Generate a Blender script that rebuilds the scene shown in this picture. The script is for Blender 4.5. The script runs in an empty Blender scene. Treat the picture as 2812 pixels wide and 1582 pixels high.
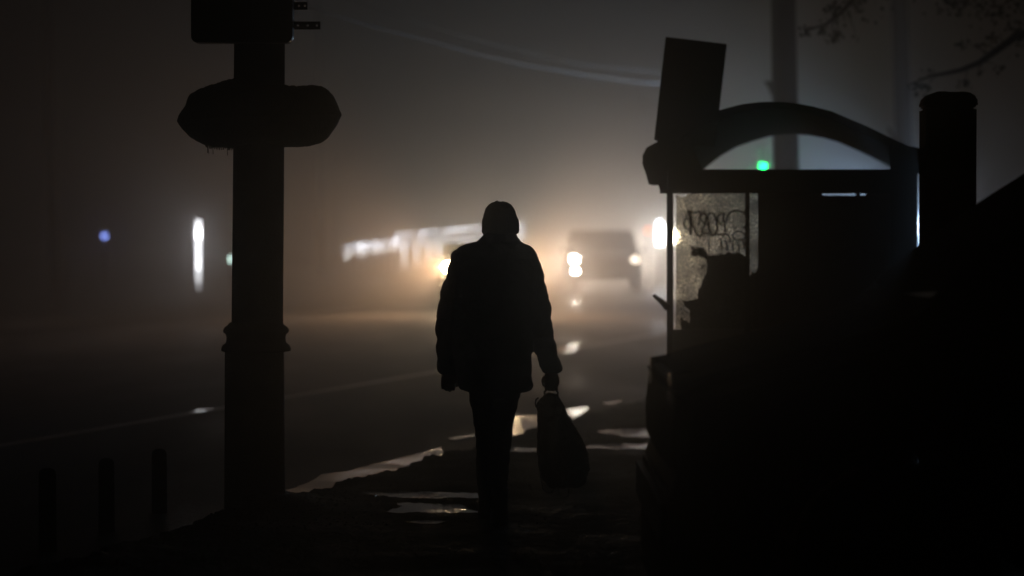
import bpy, bmesh, math, random
import numpy as np
from mathutils import Vector, Matrix, noise as mnoise
random.seed(7)
sc = bpy.context.scene
COL = sc.collection
R = math.radians

# ------------------------------------------------------------------ camera
F = 6640.0                       # focal length in photo pixels (85 mm)
CAMZ = 1.59
PITCH = math.atan(141 / F)
cam_d = bpy.data.cameras.new("camera")
cam = bpy.data.objects.new("camera", cam_d); COL.objects.link(cam)
cam_d.lens = 85; cam_d.sensor_width = 36; cam_d.clip_end = 2000; cam_d.clip_start = 0.1
cam.location = (0, 0, CAMZ); cam.rotation_euler = (R(90) - PITCH, 0, 0)
cam_d.dof.use_dof = True; cam_d.dof.focus_distance = 13.2; cam_d.dof.aperture_fstop = 1.35
sc.camera = cam
# ------------------------------------------------------------------ render, sky
sc.render.engine = 'CYCLES'
cy = sc.cycles
cy.use_denoising = True
try: cy.denoiser = 'OPENIMAGEDENOISE'
except Exception: pass
cy.volume_bounces = 0; cy.max_bounces = 7; cy.diffuse_bounces = 2; cy.glossy_bounces = 3
cy.transparent_max_bounces = 12; cy.sample_clamp_indirect = 4.0
cy.use_adaptive_sampling = False
sc.view_settings.view_transform = 'Standard'; sc.view_settings.look = 'None'
sc.view_settings.exposure = 0; sc.view_settings.gamma = 1
w = bpy.data.worlds.new("World"); sc.world = w; w.use_nodes = True
nt = w.node_tree
sky = nt.nodes.new("ShaderNodeTexSky"); sky.sky_type = 'NISHITA'; sky.sun_disc = False
sky.sun_elevation = R(-9); sky.sun_rotation = R(0)
bg = nt.nodes["Background"]; bg.inputs["Strength"].default_value = 0.05
nt.links.new(sky.outputs[0], bg.inputs[0])

# ------------------------------------------------------------------ helpers
def P(px, py, y):
    a = (px - 1406) / F; b = (791 - py) / F
    dy = math.cos(PITCH) + b * math.sin(PITCH); dz = -math.sin(PITCH) + b * math.cos(PITCH)
    t = y / dy
    return Vector((a * t, y, CAMZ + dz * t))
def G(px, py, z=0.0):
    a = (px - 1406) / F; b = (791 - py) / F
    dy = math.cos(PITCH) + b * math.sin(PITCH); dz = -math.sin(PITCH) + b * math.cos(PITCH)
    t = (z - CAMZ) / dz
    return Vector((a * t, dy * t, z))
def link(name, bm, mat, parent=None, smooth=False, me=None):
    if me is None:
        me = bpy.data.meshes.new(name); bm.to_mesh(me); bm.free()
    o = bpy.data.objects.new(name, me); COL.objects.link(o)
    if mat: me.materials.append(mat)
    if smooth:
        for p in me.polygons: p.use_smooth = True
    if parent:
        o.parent = parent
        o.matrix_parent_inverse = parent.matrix_world.inverted() if False else Matrix.Translation(-Vector(parent_loc(parent)))
    return o
def parent_loc(p):
    v = Vector(p.location)
    while p.parent: 
        p = p.parent
    return v if v.length or True else v
def thing(name, loc, label, cat, group=None):
    o = bpy.data.objects.new(name, None); COL.objects.link(o)
    o.location = loc; o.empty_display_size = 0.1
    tag(o, label, cat, group); return o
def tag(o, label, cat, group=None):
    o['label'] = label; o['category'] = cat
    if group: o['group'] = group
    return o
def kind(o, k, label=None):
    o['kind'] = k
    if label: o['label'] = label
    return o
def mat(name, col, rough=0.7, metal=0.0, spec=0.5, var=0.25, scale=8.0, bump=0.0, bscale=40.0, emit=None, estr=0):
    m = bpy.data.materials.new(name); m.use_nodes = True
    n = m.node_tree; b = n.nodes["Principled BSDF"]
    b.inputs["Roughness"].default_value = rough; b.inputs["Metallic"].default_value = metal
    b.inputs["Specular IOR Level"].default_value = spec
    tc = n.nodes.new("ShaderNodeTexCoord")
    no = n.nodes.new("ShaderNodeTexNoise"); no.inputs["Scale"].default_value = scale; no.inputs["Detail"].default_value = 5
    n.links.new(tc.outputs["Object"], no.inputs["Vector"])
    mx = n.nodes.new("ShaderNodeMix"); mx.data_type = 'RGBA'
    mx.inputs[6].default_value = (*[c * (1 - var) for c in col], 1)
    mx.inputs[7].default_value = (*[min(1, c * (1 + var)) for c in col], 1)
    n.links.new(no.outputs["Fac"], mx.inputs[0]); n.links.new(mx.outputs[2], b.inputs["Base Color"])
    if bump:
        n2 = n.nodes.new("ShaderNodeTexNoise"); n2.inputs["Scale"].default_value = bscale; n2.inputs["Detail"].default_value = 6
        n.links.new(tc.outputs["Object"], n2.inputs["Vector"])
        bp = n.nodes.new("ShaderNodeBump"); bp.inputs["Strength"].default_value = bump; bp.inputs["Distance"].default_value = 0.01
        n.links.new(n2.outputs["Fac"], bp.inputs["Height"]); n.links.new(bp.outputs[0], b.inputs["Normal"])
    if emit:
        b.inputs["Emission Color"].default_value = (*emit, 1); b.inputs["Emission Strength"].default_value = estr
    return m
def box(bm, c, s, rot=None):
    r = bmesh.ops.create_cube(bm, size=1)
    M = Matrix.Translation(Vector(c)) @ (rot.to_4x4() if rot else Matrix.Identity(4)) @ Matrix.Diagonal((*s, 1))
    bmesh.ops.transform(bm, matrix=M, verts=r['verts']); return r['verts']
def bevel_all(bm, off=0.01, seg=2):
    bmesh.ops.bevel(bm, geom=bm.edges[:], offset=off, segments=seg, affect='EDGES', clamp_overlap=True)
def tube(bm, pts, rad, seg=10, cap=True):
    pts = [Vector(p) for p in pts]; rads = rad if hasattr(rad, '__len__') else [rad] * len(pts)
    rings = []; up = Vector((0, 0, 1))
    for i, p in enumerate(pts):
        d = (pts[min(i + 1, len(pts) - 1)] - pts[max(i - 1, 0)]).normalized()
        u = d.cross(Vector((0, 1, 0))) if abs(d.y) < .9 else d.cross(up)
        u.normalize(); v = d.cross(u).normalized()
        rings.append([bm.verts.new(p + (u * math.cos(2 * math.pi * k / seg) + v * math.sin(2 * math.pi * k / seg)) * rads[i]) for k in range(seg)])
    skin_rings(bm, rings, cap)
def skin_rings(bm, rings, cap=True):
    n = len(rings[0])
    for a, b in zip(rings, rings[1:]):
        for k in range(n): bm.faces.new((a[k], a[(k + 1) % n], b[(k + 1) % n], b[k]))
    if cap:
        bm.faces.new(list(reversed(rings[0]))); bm.faces.new(rings[-1])
def lathe(bm, c, prof, seg=28):
    """prof: list of (r, z) bottom to top"""
    rings = [[bm.verts.new((c[0] + r * math.cos(2 * math.pi * k / seg), c[1] + r * math.sin(2 * math.pi * k / seg), z)) for k in range(seg)] for r, z in prof]
    skin_rings(bm, rings)
def rowloft(bm, rows, y, seg=28, pw=2.0):
    """rows of (py, x_left, x_right, half_depth, [dy]) traced as silhouette widths at distance y"""
    rings = []
    for r in rows:
        py, xl, xr, ry = r[:4]; dy = r[4] if len(r) > 4 else 0
        a = P(xl, py, y + dy); b = P(xr, py, y + dy); c = (a + b) / 2; rx = (b - a).length / 2
        ring = []
        for k in range(seg):
            t = 2 * math.pi * k / seg; ct, st = math.cos(t), math.sin(t)
            ring.append(bm.verts.new((c.x + rx * math.copysign(abs(ct) ** (2 / pw), ct), c.y + ry * math.copysign(abs(st) ** (2 / pw), st), c.z)))
        rings.append(ring)
    skin_rings(bm, rings)
def remeshed(name, bm, voxel, m, parent, smooth_it=4, disp=None):
    bmesh.ops.recalc_face_normals(bm, faces=bm.faces)
    me = bpy.data.meshes.new(name); bm.to_mesh(me); bm.free()
    o = bpy.data.objects.new("tmp", me); COL.objects.link(o)
    md = o.modifiers.new("r", 'REMESH'); md.mode = 'VOXEL'; md.voxel_size = voxel
    if smooth_it:
        s = o.modifiers.new("s", 'SMOOTH'); s.factor = .5; s.iterations = smooth_it
    dg = bpy.context.evaluated_depsgraph_get()
    me2 = bpy.data.meshes.new_from_object(o.evaluated_get(dg)); me2.name = name
    bpy.data.objects.remove(o)
    if disp:
        n = len(me2.vertices); co = np.empty(n * 3, 'f'); no = np.empty(n * 3, 'f')
        me2.vertices.foreach_get('co', co); me2.vertices.foreach_get('normal', no)
        co = co.reshape(-1, 3); no = no.reshape(-1, 3)
        d = np.array([disp(Vector(c)) for c in co.tolist()], 'f')
        me2.vertices.foreach_set('co', (co + no * d[:, None]).ravel())
    return link(name, None, m, parent, True, me2)
def prism(bm, pts_front, depth_vec):
    a = [bm.verts.new(p) for p in pts_front]; dv = Vector(depth_vec); b = [bm.verts.new(Vector(p) + dv) for p in pts_front]
    n = len(a); bm.faces.new(a); bm.faces.new(list(reversed(b)))
    for k in range(n): bm.faces.new((a[k], b[k], b[(k + 1) % n], a[(k + 1) % n]))
    bmesh.ops.recalc_face_normals(bm, faces=bm.faces)
def light(name, kind_, loc, col, watts, parent=None, radius=.06, target=None, cone=150, blend=1.0):
    l = bpy.data.lights.new(name, kind_); l.color = col; l.energy = watts; l.shadow_soft_size = radius
    if kind_ == 'SPOT': l.spot_size = R(cone); l.spot_blend = blend
    o = bpy.data.objects.new(name, l); COL.objects.link(o)
    if parent:
        o.parent = parent; o.matrix_parent_inverse = Matrix.Translation(-Vector(parent.location))
    o.location = loc
    if target is not None:
        o.rotation_euler = (Vector(target) - Vector(loc)).to_track_quat('-Z', 'Y').to_euler()
    return o

# ------------------------------------------------------------------ materials
M_conc = mat("aged_concrete", (.2, .19, .18), .9,spec=.2, var=.35, scale=5, bump=.5, bscale=60)
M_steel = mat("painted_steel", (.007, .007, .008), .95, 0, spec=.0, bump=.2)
M_metal = mat("galvanised", (.35, .36, .37), .45, .9)
M_black = mat("black_paint", (.015, .015, .017), .4)
M_cloth = mat("dark_jacket_cloth", (.02, .022, .028), .8, bump=.4, bscale=120, spec=.3)
M_trs = mat("dark_trousers_cloth", (.018, .018, .022), .9, bump=.3, bscale=200, spec=.2)
M_knit = mat("dark_knit", (.02, .02, .022), .95, bump=.5, bscale=300, spec=.2)
M_skin = mat("skin", (.35, .21, .15), .55, var=.08)
M_boot = mat("boot_leather", (.02, .016, .013), .5, bump=.3)
M_bag = mat("dark_bag_nylon", (.018, .02, .025), .6, bump=.3, bscale=90)
M_car = mat("dark_dirty_car_paint", (.006, .007, .009), .6, 0, spec=.12, var=.3)
M_glassd = mat("dark_car_glass", (.01, .01, .012), .08, spec=.5, var=.05)
M_rubber = mat("tyre_rubber", (.02, .02, .02), .9)
M_bark = mat("bark", (.06, .045, .035), .9, bump=.8, bscale=30)
M_leaf = mat("leaf_green", (.05, .07, .025), .6, var=.4, scale=3)
M_wet = mat("wet_dead_plants", (.05, .045, .03), .8, var=.5, scale=20, bump=.8, bscale=60)
M_cable = mat("bare_metal_cable", (.35, .33, .31), .4, 1.0, var=.05)
M_poster = mat("grimy_torn_paper", (.03, .028, .025), .95, var=.4, scale=12)
M_tag = mat("black_marker_ink", (.004, .004, .004), .6, var=.05)
def emis(name, col, s): return mat(name, (.02, .02, .02), .5, emit=col, estr=s, var=0)

# ------------------------------------------------------------------ layout constants
TGT = (-29, 1.0, 28); LTG = (-45, -2); CONE = 58
KX, KY, KS = 0.50, 20.5, 0.298           # kerb line x = KX + (y-KY)*KS
def kerb_x(y): return KX + (y - KY) * KS
SWZ = 0.055                               # pavement level
POLE_Y = 13.8; DP = 13.0

# ------------------------------------------------------------------ ground
def wet_mat(name, base, r0, r1, scale, bumps, bs, stretch=None, spec=.12):
    m = bpy.data.materials.new(name); m.use_nodes = True; n = m.node_tree; b = n.nodes["Principled BSDF"]
    tc = n.nodes.new("ShaderNodeTexCoord"); mp = n.nodes.new("ShaderNodeMapping")
    n.links.new(tc.outputs["Object"], mp.inputs[0])
    if stretch: mp.inputs["Scale"].default_value = stretch; mp.inputs["Rotation"].default_value = (0, 0, R(16.6))
    a = n.nodes.new("ShaderNodeTexNoise"); a.inputs["Scale"].default_value = scale; a.inputs["Detail"].default_value = 6
    n.links.new(mp.outputs[0], a.inputs["Vector"])
    rr = n.nodes.new("ShaderNodeMapRange"); rr.inputs[1].default_value = .35; rr.inputs[2].default_value = .65
    rr.inputs[3].default_value = r0; rr.inputs[4].default_value = r1
    n.links.new(a.outputs["Fac"], rr.inputs[0]); n.links.new(rr.outputs[0], b.inputs["Roughness"])
    mx = n.nodes.new("ShaderNodeMix"); mx.data_type = 'RGBA'
    mx.inputs[6].default_value = (*[c * .7 for c in base], 1); mx.inputs[7].default_value = (*[c * 1.3 for c in base], 1)
    n.links.new(a.outputs["Fac"], mx.inputs[0]); n.links.new(mx.outputs[2], b.inputs["Base Color"])
    c = n.nodes.new("ShaderNodeTexNoise"); c.inputs["Scale"].default_value = bs; c.inputs["Detail"].default_value = 8
    n.links.new(tc.outputs["Object"], c.inputs["Vector"])
    bp = n.nodes.new("ShaderNodeBump"); bp.inputs["Strength"].default_value = bumps; bp.inputs["Distance"].default_value = .02
    n.links.new(c.outputs["Fac"], bp.inputs["Height"]); n.links.new(bp.outputs[0], b.inputs["Normal"])
    b.inputs["Specular IOR Level"].default_value = spec
    return m
M_road = wet_mat("wet_asphalt", (.07, .064, .058), .28, .75, .5, .5, 14, stretch=(1, .25, 1), spec=.35)
M_side = wet_mat("wet_dirty_pavement", (.022, .02, .018), .5, .9, 2.0, 1.0, 45, spec=.2)
M_soil = wet_mat("dark_wet_soil", (.025, .023, .02), .6, .9, 1.0, .8, 10)
M_water = bpy.data.materials.new("puddle_water"); M_water.use_nodes = True
_b = M_water.node_tree.nodes["Principled BSDF"]; _b.inputs["Base Color"].default_value = (.012, .011, .01, 1)
_b.inputs["Roughness"].default_value = .06; _b.inputs["IOR"].default_value = 1.33; _b.inputs["Specular IOR Level"].default_value = .5

_n = M_water.node_tree; _t = _n.nodes.new("ShaderNodeTexCoord"); _c = _n.nodes.new("ShaderNodeTexNoise"); _c.inputs["Scale"].default_value = 70; _c.inputs["Detail"].default_value = 4
_m = _n.nodes.new("ShaderNodeTexNoise"); _m.inputs["Scale"].default_value = 2.5; _r = _n.nodes.new("ShaderNodeMapRange"); _r.inputs[1].default_value = .42; _r.inputs[2].default_value = .58
_n.links.new(_t.outputs["Object"], _c.inputs["Vector"]); _n.links.new(_t.outputs["Object"], _m.inputs["Vector"]); _n.links.new(_m.outputs["Fac"], _r.inputs[0])
_p = _n.nodes.new("ShaderNodeBump"); _p.inputs["Distance"].default_value = .003; _n.links.new(_r.outputs[0], _p.inputs["Strength"]); _n.links.new(_c.outputs["Fac"], _p.inputs["Height"]); _n.links.new(_p.outputs[0], _b.inputs["Normal"])

bm = bmesh.new()
vs = [bm.verts.new(v) for v in ((-145, -25, -.004), (145, -25, -.004), (145, 390, -.004), (-145, 390, -.004))]; bm.faces.new(vs)
kind(link("ground", bm, M_soil), 'structure')
def strip(name, off0, off1, z, m, y0=-10, y1=380, wob=0):
    bm = bmesh.new(); pr = None; n = 60
    for i in range(n + 1):
        y = y0 + (y1 - y0) * (i / n) ** 2
        a = bm.verts.new((kerb_x(y) + off0, y, z)); b = bm.verts.new((kerb_x(y) + off1, y, z))
        if pr: bm.faces.new((pr[0], pr[1], b, a))
        pr = (a, b)
    return kind(link(name, bm, m), 'structure')
strip("road", -14, -.02, 0, M_road)
M_line = mat("worn_white_paint", (.8, .78, .74), .3, var=.4, scale=3)
lane_off = (-3.88 - kerb_x(18.36))
strip("lane_marking", lane_off - .07, lane_off + .07, .004, M_line)
strip("far_verge", -40, -14, .06, M_soil)

# pavement: relief mesh with hollows that hold the puddles
rng = np.random.RandomState(3)
def vnoise(x, y, seed):
    xi = np.floor(x).astype(int); yi = np.floor(y).astype(int); xf = x - xi; yf = y - yi
    def h(a, b):
        s = np.sin(a * 127.1 + b * 311.7 + seed * 74.7) * 43758.5453
        return s - np.floor(s)
    u = xf * xf * (3 - 2 * xf); v = yf * yf * (3 - 2 * yf)
    return (h(xi, yi) * (1 - u) + h(xi + 1, yi) * u) * (1 - v) + (h(xi, yi + 1) * (1 - u) + h(xi + 1, yi + 1) * u) * v
def fbm(x, y, seed, o=4):
    s = 0; a = .5
    for k in range(o): s = s + a * vnoise(x * 2 ** k, y * 2 ** k, seed + k); a *= .5
    return s
PUD = {  # pixel rows (py, x_left, x_right) of each hollow
 'a': [(1348, 1020, 1120), (1351, 985, 1330), (1356, 1010, 1345), (1362, 1060, 1335), (1369, 1140, 1325)],
 'b': [(1381, 1080, 1210), (1386, 1090, 1260), (1394, 1088, 1300), (1402, 1062, 1310), (1409, 1045, 1300)],
 'c': [(1228, 1395, 1500), (1234, 1390, 1560), (1243, 1400, 1540)],
 'd': [(1175, 1690, 1840), (1184, 1640, 1850), (1193, 1670, 1850), (1201, 1700, 1830)],
 'e': [(1218, 1600, 1830), (1226, 1590, 1850), (1233, 1600, 1830)],
 'f': [(1318, 1190, 1265), (1322, 1150, 1290), (1326, 1180, 1260)],
 'g': [(1428, 1120, 1190), (1433, 1110, 1230), (1437, 1130, 1210)],
}
WZ = SWZ - .006
def hollow(X, Y):
    """0 outside, up to 1 inside"""
    out = np.zeros_like(X)
    for k, rows in PUD.items():
        g = [(G(xl, py, WZ), G(xr, py, WZ)) for py, xl, xr in rows]
        ys = np.array([a.y for a, b in g])[::-1]; L = np.array([a.x for a, b in g])[::-1]; Rr = np.array([b.x for a, b in g])[::-1]
        l = np.interp(Y, ys, L); r = np.interp(Y, ys, Rr)
        dy = np.minimum(Y - ys[0], ys[-1] - Y)
        e = np.minimum(np.minimum(X - l, r - X) / .10, dy / .06)
        out = np.maximum(out, np.clip(e + .25 + (fbm(X * 9, Y * 5, 5) - .47) * 1.5 + (fbm(X * 30, Y * 14, 6) - .47) * 1.1, 0, 1))
    return out
def height(X, Y):
    kx = KX + (Y - KY) * KS
    d = X - kx + (fbm(X * 3 + 7, Y * 2.5, 9) - .47) * .30 + (fbm(X * 17, Y * 12, 31) - .47) * .13
    z = SWZ + (fbm(X * 2, Y * 1.2, 1) - .47) * .02 + (fbm(X * 14, Y * 8, 2) - .47) * .014 + (fbm(X * 45, Y * 22, 3, 2) - .37) * .012
    z = np.maximum(z, SWZ - .001) * .0 + z
    z = np.where(z < SWZ - .003, SWZ - .003 + (z - SWZ + .003) * .15, z)
    z = z - hollow(X, Y) * .022
    z = z + .026 * np.exp(-(d / .10) ** 2) * np.clip(fbm(X * 16, Y * 12, 11) - .38, 0, 1) * 3
    px = P(700, 900, POLE_Y).x
    rr = np.sqrt((X - px + .12) ** 2 + ((Y - POLE_Y) / 1.3) ** 2)
    z = z + .12 * np.exp(-(rr / .36) ** 2) * (.6 + .8 * fbm(X * 8, Y * 8, 21))
    edge = np.clip(d / .07, 0, 1)
    return z * edge - (1 - edge) * .02
def grid(name, xs, ys, fn, m):
    X, Y = np.meshgrid(xs, ys); Z = fn(X, Y)
    v = np.stack([X, Y, Z], -1).reshape(-1, 3); nx = len(xs)
    i = np.arange((len(ys) - 1) * (nx - 1)); r = i // (nx - 1); c = i % (nx - 1); b = r * nx + c
    f = np.stack([b, b + 1, b + nx + 1, b + nx], -1)
    me = bpy.data.meshes.new(name); me.from_pydata(v.tolist(), [], f.tolist())
    return link(name, None, m, None, True, me)
xs = np.concatenate([np.linspace(-4.2, 1.9, 470), np.linspace(1.95, 12, 60)])
ysn = np.concatenate([np.linspace(6, 11, 40)[:-1], np.linspace(11, 17, 240)[:-1], np.linspace(17, 27, 200)[:-1], np.linspace(27, 60, 60)])
def hgt_full(X, Y): return np.where(X < KX + (Y - KY) * KS - .35, -.02, height(X, Y))
kind(grid("pavement", xs, ysn, hgt_full, M_side), 'structure')
strip("pavement_far", 0, 25, .05, M_side, 60, 380)
# water standing in the hollows and in the gutter
def rows_poly(rows, z, grow=0.0):
    Ls = []; Rs = []
    for py, xl, xr in rows:
        a = G(xl, py, z); b = G(xr, py, z); Ls.append(a + Vector((-grow, 0, 0))); Rs.append(b + Vector((grow, 0, 0)))
    return Ls + Rs[::-1]
for k, rows in PUD.items():
    top = (rows[0][0] - 3, rows[0][1] - 10, rows[0][2] + 10); bot = (rows[-1][0] + 3, rows[-1][1] - 10, rows[-1][2] + 10)
    bm = bmesh.new(); bm.faces.new([bm.verts.new(v) for v in rows_poly([top] + rows + [bot], WZ, .04)])
    kind(link("puddle", bm, M_water), 'structure')
def ragged(pts, z, amp=.02, step=.08, seed=0):
    out = []; rr = random.Random(seed)
    for a, b in zip(pts, pts[1:] + pts[:1]):
        n = max(1, int((b - a).length / step)); 
        for i in range(n):
            p = a.lerp(b, i / n); out.append(Vector((p.x + rr.uniform(-amp, amp), p.y + rr.uniform(-amp, amp) * 2, z)))
    return out
GUT = [
 [(1209, 1228), (1135, 1249), (1073, 1264), (979, 1287), (948, 1294), (886, 1301), (849, 1323), (784, 1347), (700, 1362), (650, 1400), (900, 1385), (1050, 1330), (1240, 1275)],
 [(1370, 1150), (1420, 1140), (1480, 1139), (1540, 1128), (1612, 1113), (1620, 1124), (1540, 1170), (1480, 1200), (1380, 1215)],
 [(1650, 1108), (1700, 1099), (1712, 1101), (1680, 1112)],
 [(1230, 1203), (1310, 1189), (1330, 1195), (1250, 1208)],
 [(1525, 802), (1545, 790), (1590, 786), (1580, 796), (1560, 802)],
 [(1525, 960), (1560, 948), (1590, 947), (1570, 962), (1530, 968)],
 [(560, 1131), (520, 1134), (545, 1124), (590, 1120)],
]
for i, g in enumerate(GUT):
    pts = [G(x, y, .006) for x, y in g]
    bm = bmesh.new(); bm.faces.new([bm.verts.new(v) for v in ragged(pts, .006, .012 if pts[0].y < 25 else .1, .06 if pts[0].y < 25 else .8, i)])
    kind(link("puddle", bm, M_water), 'structure')

# wet gravel on the pavement
M_grav = mat("wet_gravel", (.04, .036, .03), .12, spec=.6, var=.4)
bm = bmesh.new(); gr = random.Random(11)
GY = [gr.uniform(12.6, 19.5) for i in range(2600)]; GX = [kerb_x(y) + .02 + abs(gr.gauss(0, .6 if i % 3 else 1.4)) for i, y in enumerate(GY)]
GZ = height(np.array([GX]), np.array([GY]))[0]
for x, y, zz in zip(GX, GY, GZ.tolist()):
    q = gr.uniform(.0025, .008); M = Matrix.Translation((x, y, zz + q * .2)) @ Matrix.Rotation(gr.uniform(0, 6), 4, 'Z') @ Matrix.Rotation(gr.uniform(-.5, .5), 4, 'X') @ Matrix.Diagonal((q * gr.uniform(.8, 1.6), q, q * .7, 1))
    bmesh.ops.create_icosphere(bm, subdivisions=1, radius=1, matrix=M)
kind(link("gravel", bm, M_grav), 'stuff', "small wet stones and grit scattered on the pavement")

# ------------------------------------------------------------------ concrete lamp column with collar
pc = P(707, 1400, POLE_Y); k13 = F / POLE_Y
pole = thing("concrete_lamp_column", (pc.x, POLE_Y, 0.03), "thick dark concrete column with moulded collar, standing left of the walking person", "column")
def pz(py, y=POLE_Y): return P(700, py, y).z
cx0 = P(699, 1100, POLE_Y).x; cx1 = P(711, 300, POLE_Y).x
bm = bmesh.new(); lathe(bm, (cx0, POLE_Y), [(.174, 0.0), (.171, pz(1200)), (.169, pz(965)), (.165, pz(955))], 40)
link("base_shaft", bm, M_conc, pole, True)
bm = bmesh.new()
lathe(bm, (P(703, 900, POLE_Y).x, POLE_Y), [(.165, pz(966)), (.196, pz(964)), (.199, pz(958)), (.192, pz(948)), (.172, pz(941)), (.168, pz(928)), (.172, pz(918)), (.184, pz(914)), (.188, pz(907)), (.180, pz(899)), (.160, pz(892)), (.150, pz(885))], 40)
link("collar", bm, M_conc, pole, True)
bm = bmesh.new(); rings = []
for py in (895, 600, 300, 0, -700):
    c = P(706.5 + (895 - py) * .008, py, POLE_Y); r = .147 - (895 - py) * .000003
    rings.append([bm.verts.new((c.x + r * math.cos(2 * math.pi * k / 32), POLE_Y + r * math.sin(2 * math.pi * k / 32), c.z)) for k in range(32)])
skin_rings(bm, rings); link("upper_shaft", bm, M_conc, pole, True)

# round-cornered sign cabinet on the column, straps
def rrect(x0, x1, y0, y1, r, y, n=5):
    pts = []
    for cx, cyy, a0 in ((x1 - r, y1 - r, 0), (x0 + r, y1 - r, 90), (x0 + r, y0 + r, 180), (x1 - r, y0 + r, 270)):
        for i in range(n + 1):
            a = R(a0 + 90 * i / n); pts.append(P(cx + r * math.cos(a), cyy + r * math.sin(a), y))
    return pts
cab = thing("sign_cabinet", P(662, 115, POLE_Y - .25), "black round-cornered box sign fixed high on the column, cut by the top of the picture", "sign")
bm = bmesh.new(); prism(bm, rrect(524, 803, -330, 117, 18, POLE_Y - .27), (0, .10, 0)); bevel_all(bm, .003, 1)
link("case", bm, M_black, cab)
bm = bmesh.new(); box(bm, P(708, 60, POLE_Y - .15), (.08, .06, .25)); link("bracket", bm, M_steel, cab)
for (y0, y1, x1) in ((5, 27, 843), (59, 81, 880)):
    st = thing("perforated_strap", P(800, (y0 + y1) / 2, POLE_Y - .13), "longer punched metal strap, lower of two on the column" if x1 > 850 else "shorter punched metal strap, upper of two on the column", "strap", "punched straps sticking out from the column")
    bm = bmesh.new(); a = P(760, y1, POLE_Y - .14); b = P(x1, y0, POLE_Y - .14)
    hs = [821, 837] if x1 < 850 else [818, 845, 870]
    # plate built around its round holes
    X = [760] + hs + [x1]; cells = []
    hr = 3.2; ym = (y0 + y1) / 2
    edges = [760]
    for h in hs: edges += [h - 7, h + 7]
    edges.append(x1)
    for i in range(len(edges) - 1):
        xa, xb = edges[i], edges[i + 1]
        if i % 2 == 0:
            prism(bm, [P(xa, y1, POLE_Y - .14), P(xb, y1, POLE_Y - .14), P(xb, y0, POLE_Y - .14), P(xa, y0, POLE_Y - .14)], (0, .004, 0))
        else:
            xm = (xa + xb) / 2; N = 16
            outer = []; inner = []
            for q in range(N):
                t = 2 * math.pi * q / N + math.pi / 4; ct, s_ = math.cos(t), math.sin(t)
                mscale = 1 / max(abs(ct), abs(s_)); outer.append((xm + 7 * ct * mscale, ym + (y1 - y0) / 2 * s_ * mscale)); inner.append((xm + hr * ct, ym + hr * s_))
            for dd in (0, .004):
                vo = [bm.verts.new(P(*p, POLE_Y - .14) + Vector((0, dd, 0))) for p in outer]; vi = [bm.verts.new(P(*p, POLE_Y - .14) + Vector((0, dd, 0))) for p in inner]
                for q in range(N): bm.faces.new((vo[q], vo[(q + 1) % N], vi[(q + 1) % N], vi[q]))
    link("strap_plate", bm, M_metal, st)

# flower planter round the column
pl = thing("column_planter", P(712, 400, POLE_Y), "wide rounded planter bowl with a mound of dead plants clamped round the column", "planter")
xk = [487, 494, 503, 512, 520, 535, 560, 590, 643, 700, 783, 815, 850, 880, 900, 915, 924, 931, 938]
top = [331, 312, 300, 290, 262, 252, 240, 230, 215, 222, 234, 237, 234, 236, 246, 262, 280, 298, 314]
bot = [333, 346, 357, 366, 375, 385, 398, 405, 408, 408, 404, 404, 402, 393, 380, 358, 346, 330, 316]
def half_shell(y_rows, base_line, m, name, seed, rough):
    bm = bmesh.new(); N = 18; rings = []
    xx = np.linspace(488, 937, 90)
    for i, x in enumerate(xx):
        e = np.interp(x, xk, y_rows); mid = 333 + (x - 487) * (316 - 333) / 451
        half = .27 * math.sqrt(max(0.0008, 1 - ((x - 712.5) / 226) ** 2)); ring = []
        for k in range(N + 1):
            a = math.pi * k / N; yy = mid + (e - mid) * math.sin(a) ** .8 * (1 + rough * (random.random() - .5))
            ring.append(bm.verts.new(P(x, yy, POLE_Y) + Vector((0, half * math.cos(a), 0))))
        rings.append(ring)
    for a, b in zip(rings, rings[1:]):
        for k in range(N): bm.faces.new((a[k], a[k + 1], b[k + 1], b[k]))
        bm.faces.new((a[N], a[0], b[0], b[N]))
    bm.faces.new(rings[0]); bm.faces.new(rings[-1])
    bmesh.ops.recalc_face_normals(bm, faces=bm.faces)
    return bm
bm = half_shell(bot, None, None, None, 1, .02)
for i in range(60):
    x = random.uniform(560, 642); y0 = np.interp(x, xk, bot); l = random.uniform(2, 7) if random.random() < .93 else 20
    if l > 10 and i % 2: l = 5
    p = P(x, y0 - 3, POLE_Y + random.uniform(-.1, .1)); q = P(x + random.uniform(-2, 2), y0 + l, p.y)
    tube(bm, [p, q], .0018, 4)
tube(bm, [P(571, 400, POLE_Y), P(572, 412, POLE_Y), P(574, 423, POLE_Y)], .0015, 4)
link("bowl", bm, M_wet, pl, True)
link("dead_plants", half_shell(top, None, None, None, 2, .05), M_wet, pl, True)

# three bollards
bol_pos = [(437, 1232, 42, 13.9), (292, 1258, 44, 13.0), (130, 1285, 48, 12.2)]
bl = ["short round-topped dark bollard nearest the lamp column", "short round-topped dark bollard between the two others", "short round-topped dark bollard farthest left, nearest the picture's left edge"]
for i, (px, py, wd, yy) in enumerate(bol_pos):
    t = P(px, py, yy); r = wd / 2 * yy / F
    bm = bmesh.new(); lathe(bm, (t.x, yy), [(r * 1.02, -.02), (r, .1), (r * .98, t.z - .04), (r * .9, t.z - .018), (r * .6, t.z - .005), (r * .15, t.z)], 24)
    o = link("bollard", bm, M_steel, None, True); tag(o, bl[i], "bollard", "row of bollards left of the column")

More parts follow.
